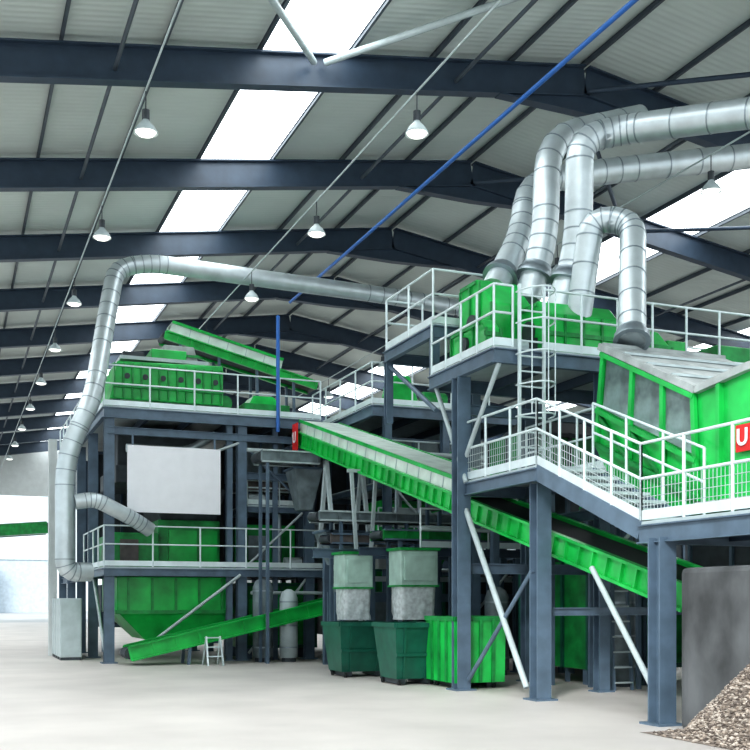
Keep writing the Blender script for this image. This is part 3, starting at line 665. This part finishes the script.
for f in (.25, .5, .75): p = V((0, 15.3, 6.06)).lerp(V((0, 12.8, 4.87)), f); b.beam((x0-.02, p.y, p.z+.02), (x1, p.y, p.z+.02), .06, .04, GREY)
b.make('lid', m)
def onface(f, g):
    a = V((0, top[0][0], top[0][1])).lerp(V((0, top[1][0], top[1][1])), f); c = V((0, 15.55, 4.35)).lerp(V((0, 12.7, 3.1)), f)
    return a.lerp(c, g)
for (f0, f1) in ((0.07, 0.35), (0.39, 0.66), (0.70, 0.95)):
    b = MB(); q = [onface(f0, .09), onface(f1, .09), onface(f1, .58), onface(f0, .58)]
    b.hexa([(x0-.03, p.y, p.z) for p in q]+[(x0-.005, p.y, p.z) for p in q], GLASS); b.make('window_pane', m)
b = MB()
for f in (0.04, 0.37, 0.68, 0.97):
    p = onface(f, 0.02); q = onface(f, 0.98); b.beam((x0-.05, p.y, p.z), (x0-.05, q.y, q.z), 0.06, 0.09, GREEN, up=V((0,1,0)))
for g in (0.05, 0.62, 0.95):
    p = onface(0.02, g); q = onface(0.98, g); b.beam((x0-.05, p.y, p.z), (x0-.05, q.y, q.z), 0.09, 0.08, GREEN if g < .9 else GREEN2)
for (f, g, f2, g2) in ((.04, .66, .37, .94), (.37, .66, .68, .94)):
    p = onface(f, g); q = onface(f2, g2); b.beam((x0-.04, p.y, p.z), (x0-.04, q.y, q.z), 0.06, 0.06, GREEN2)
for y in (12.3, 10.9, 10.2, 9.4): b.beam((x0-.04, y, 3.1), (x0-.04, y, 4.85), 0.08, 0.08, GREEN, up=V((0,1,0)))
b.beam((x0-.04, 12.8, 3.1), (x0-.04, 8.6, 3.1), 0.08, 0.1, LIDM)
b.each('rib', m)
sg = MB(); sg.box((x0-.07, 11.15, 3.78), (x0-.045, 11.93, 4.16), RED); sg.make('logo_plate', m)
letters('U', 0.33, (x0-.085, 11.78, 3.97), (math.radians(90), 0, math.radians(-90)), m)
b = MB()
for y in (9.2, 12.0):
    for xx in (x0+.1, x1-.9): b.box((xx, y-.1, ZR_), (xx+.2, y+.1, 3.1), STEEL)
b.each('support_foot', m)

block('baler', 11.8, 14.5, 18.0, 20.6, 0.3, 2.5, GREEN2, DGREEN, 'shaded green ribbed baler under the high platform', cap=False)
block('sorting_machine', 15.5, 20, 13, 16.2, 0.3, 4.8, DARK, GREEN2, 'tall dark machine with green ribs behind the screen', cap=False)
block('compactor', 13.0, 15.0, 14.0, 16.3, 0.3, 3.6, DARK, STEEL, 'dark upright compactor behind the stair', cap=False)
block('sorting_machine', 13.2, 16, 20.9, 23, 0.3, 5.8, DARK, FRAMEM, 'tall dark machine under the high platform', cap=False)
gear(11.5, 17.6, 2.42); cross(11.4, 13.0, 17.2, 3.4, GREEN2, 'short shaded green cross conveyor behind the stair')
cross(10.9, 13.0, 18.6, 4.2, GREEN2, 'shaded green cross conveyor under the high deck')
lx, ly = 11.75, 16.9
lad = thing('access_ladder', (lx, ly, 0), 'dark grey steel ladder standing beneath the walkway', 'ladder')
b = MB()
for s_ in (-0.2, 0.2): b.beam((lx+s_, ly-.2, 0), (lx+s_, ly, 2.3), 0.045, 0.06, STEEL)
b.each('side_rail', lad)
b = MB()
for k in range(8): f = (k+0.5)/8; b.box((lx-.2, ly-.24+.2*f, 2.3*f-.015), (lx+.2, ly-.16+.2*f, 2.3*f+.015), GREY)
b.each('rung', lad)

# concrete bay wall (rounded end) and rubble
b = MB(); rr = 0.62; cxx, cyy = 9.46, 11.06
arc = [(8.84, 6.46)]+[(cxx-rr*math.cos(t), cyy+rr*math.sin(t)) for t in [math.pi/2*i/10 for i in range(11)]]
b.prism(arc+[(10.5, 11.68), (10.5, 6.46)], 'Z', 0, 1.5, CONC)
b.make('concrete_bay_wall', bevel=0.05, label='thick rounded stained grey concrete bay wall beneath the walkway', category='concrete wall')
bpy.data.objects['concrete_bay_wall'].scale = (1, 1, 2.12/1.5)
b = MB()
RO = [mat('rubble_a', (0.36,0.30,0.25),0.9,var=0.3,scale=8), mat('rubble_b', (0.14,0.115,0.10),0.9,var=0.3,scale=8), mat('rubble_c', (0.52,0.46,0.40),0.9,var=0.2,scale=8), ROCKM]
def hh(x, y):
    e = math.sqrt(((x-8.95)/0.72)**2+((y-8.9)/2.3)**2)
    return max(0, 1.85*(1-e)) if e < 1 else 0
N = 30; vs = []; fs = []
for i in range(N+1):
    for j in range(N+1):
        x = 8.2+0.62*i/N; y = 6.8+4.5*j/N; vs.append((x, y, hh(x, y)+0.004))
for i in range(N):
    for j in range(N): fs.append((i*(N+1)+j, (i+1)*(N+1)+j, (i+1)*(N+1)+j+1, i*(N+1)+j+1))
b.add(vs, fs, ROCKM)
ico = [V(p).normalized() for p in ((0,0,1),(1,0,.3),(.2,1,.2),(-1,.3,.1),(-.3,-1,.3),(.6,.5,-.8),(-.6,-.3,-.9))]
icf = [(0,1,2),(0,2,3),(0,3,4),(0,4,1),(1,5,2),(2,5,3),(3,5,6),(3,6,4),(4,6,1),(1,6,5)]
for _ in range(6000):
    x = random.uniform(8.2, 8.8); y = random.uniform(8.6, 11.3); h = hh(x, y)
    if h <= 0 and random.random() > 0.05: continue
    r = random.uniform(0.014, 0.042); c = V((x, y, h+r*0.4)); rx = random.random()*6.28
    vv = []
    for p in ico:
        q = V((p.x*math.cos(rx)-p.y*math.sin(rx), p.x*math.sin(rx)+p.y*math.cos(rx), p.z*0.6)); vv.append(c+q*r*random.uniform(0.7, 1.3))
    b.add(vv, icf, random.choice(RO))
b.make('rubble_pile', label='heap of crushed mixed brown-grey rubble spilling from the bay', category='rubble', kind='stuff')

# ================= OUTSIDE =================
for i, (x0, x1, y, h) in enumerate(((-14, 2, 140, 9), (3, 12, 146, 7), (-3, 1.5, 118, 3.4))):
    t = thing('distant_building', ((x0+x1)/2, y, 0), 'pale low industrial building outside the hall', 'building', 'buildings outside')
    b = MB(); b.box((x0, y, 0), (x1, y+3, h), BUILDM); b.make('facade', t)
    b = MB(); b.prism([(x0-.3, h), (x1+.3, h), ((x0+x1)/2, h+1.2)], 'Y', y-.2, y+3.2, PALE); b.make('gable_roof', t)
p = onY(-70, 535, 70); q = onY(46, 528, 70)
conveyor('belt_conveyor', p, q, 1.2, 'green belt conveyor on posts near the hall opening', 0.75, (0.04, 0.3), col=GREEN2, trim=GREY)
b = MB(); p = onY(53, 650, 33.5); b.box((p.x-.12, 33.5, 0), (p.x+.12, 33.8, 6.6), WALLM); b.make('post', label='pale upright steel post beside the tower', category='post')

# ================= LIGHT / CAMERA =================
wd = bpy.data.worlds.new('World'); S.world = wd; wd.use_nodes = True
bg = wd.node_tree.nodes['Background']; bg.inputs[0].default_value = (0.85, 0.95, 1.0, 1); bg.inputs[1].default_value = 1.35
sun = bpy.data.objects.new('sun_light', bpy.data.lights.new('sun_light', 'SUN')); COL.objects.link(sun)
sun.data.energy = 2.8; sun.data.angle = math.radians(12); sun.rotation_euler = (math.radians(58), 0, math.radians(-42))
cam = bpy.data.objects.new('camera', bpy.data.cameras.new('camera')); COL.objects.link(cam)
cam.location = (0, 0, HC); cam.rotation_euler = (math.radians(90), 0, -A)
cam.data.sensor_width = 36; cam.data.lens = 36*F/750; cam.data.shift_y = 0.3; cam.data.clip_end = 500
S.camera = cam
S.view_settings.view_transform = 'Standard'
try: S.view_settings.look = 'Medium High Contrast'
except Exception as ex: print('look', ex)
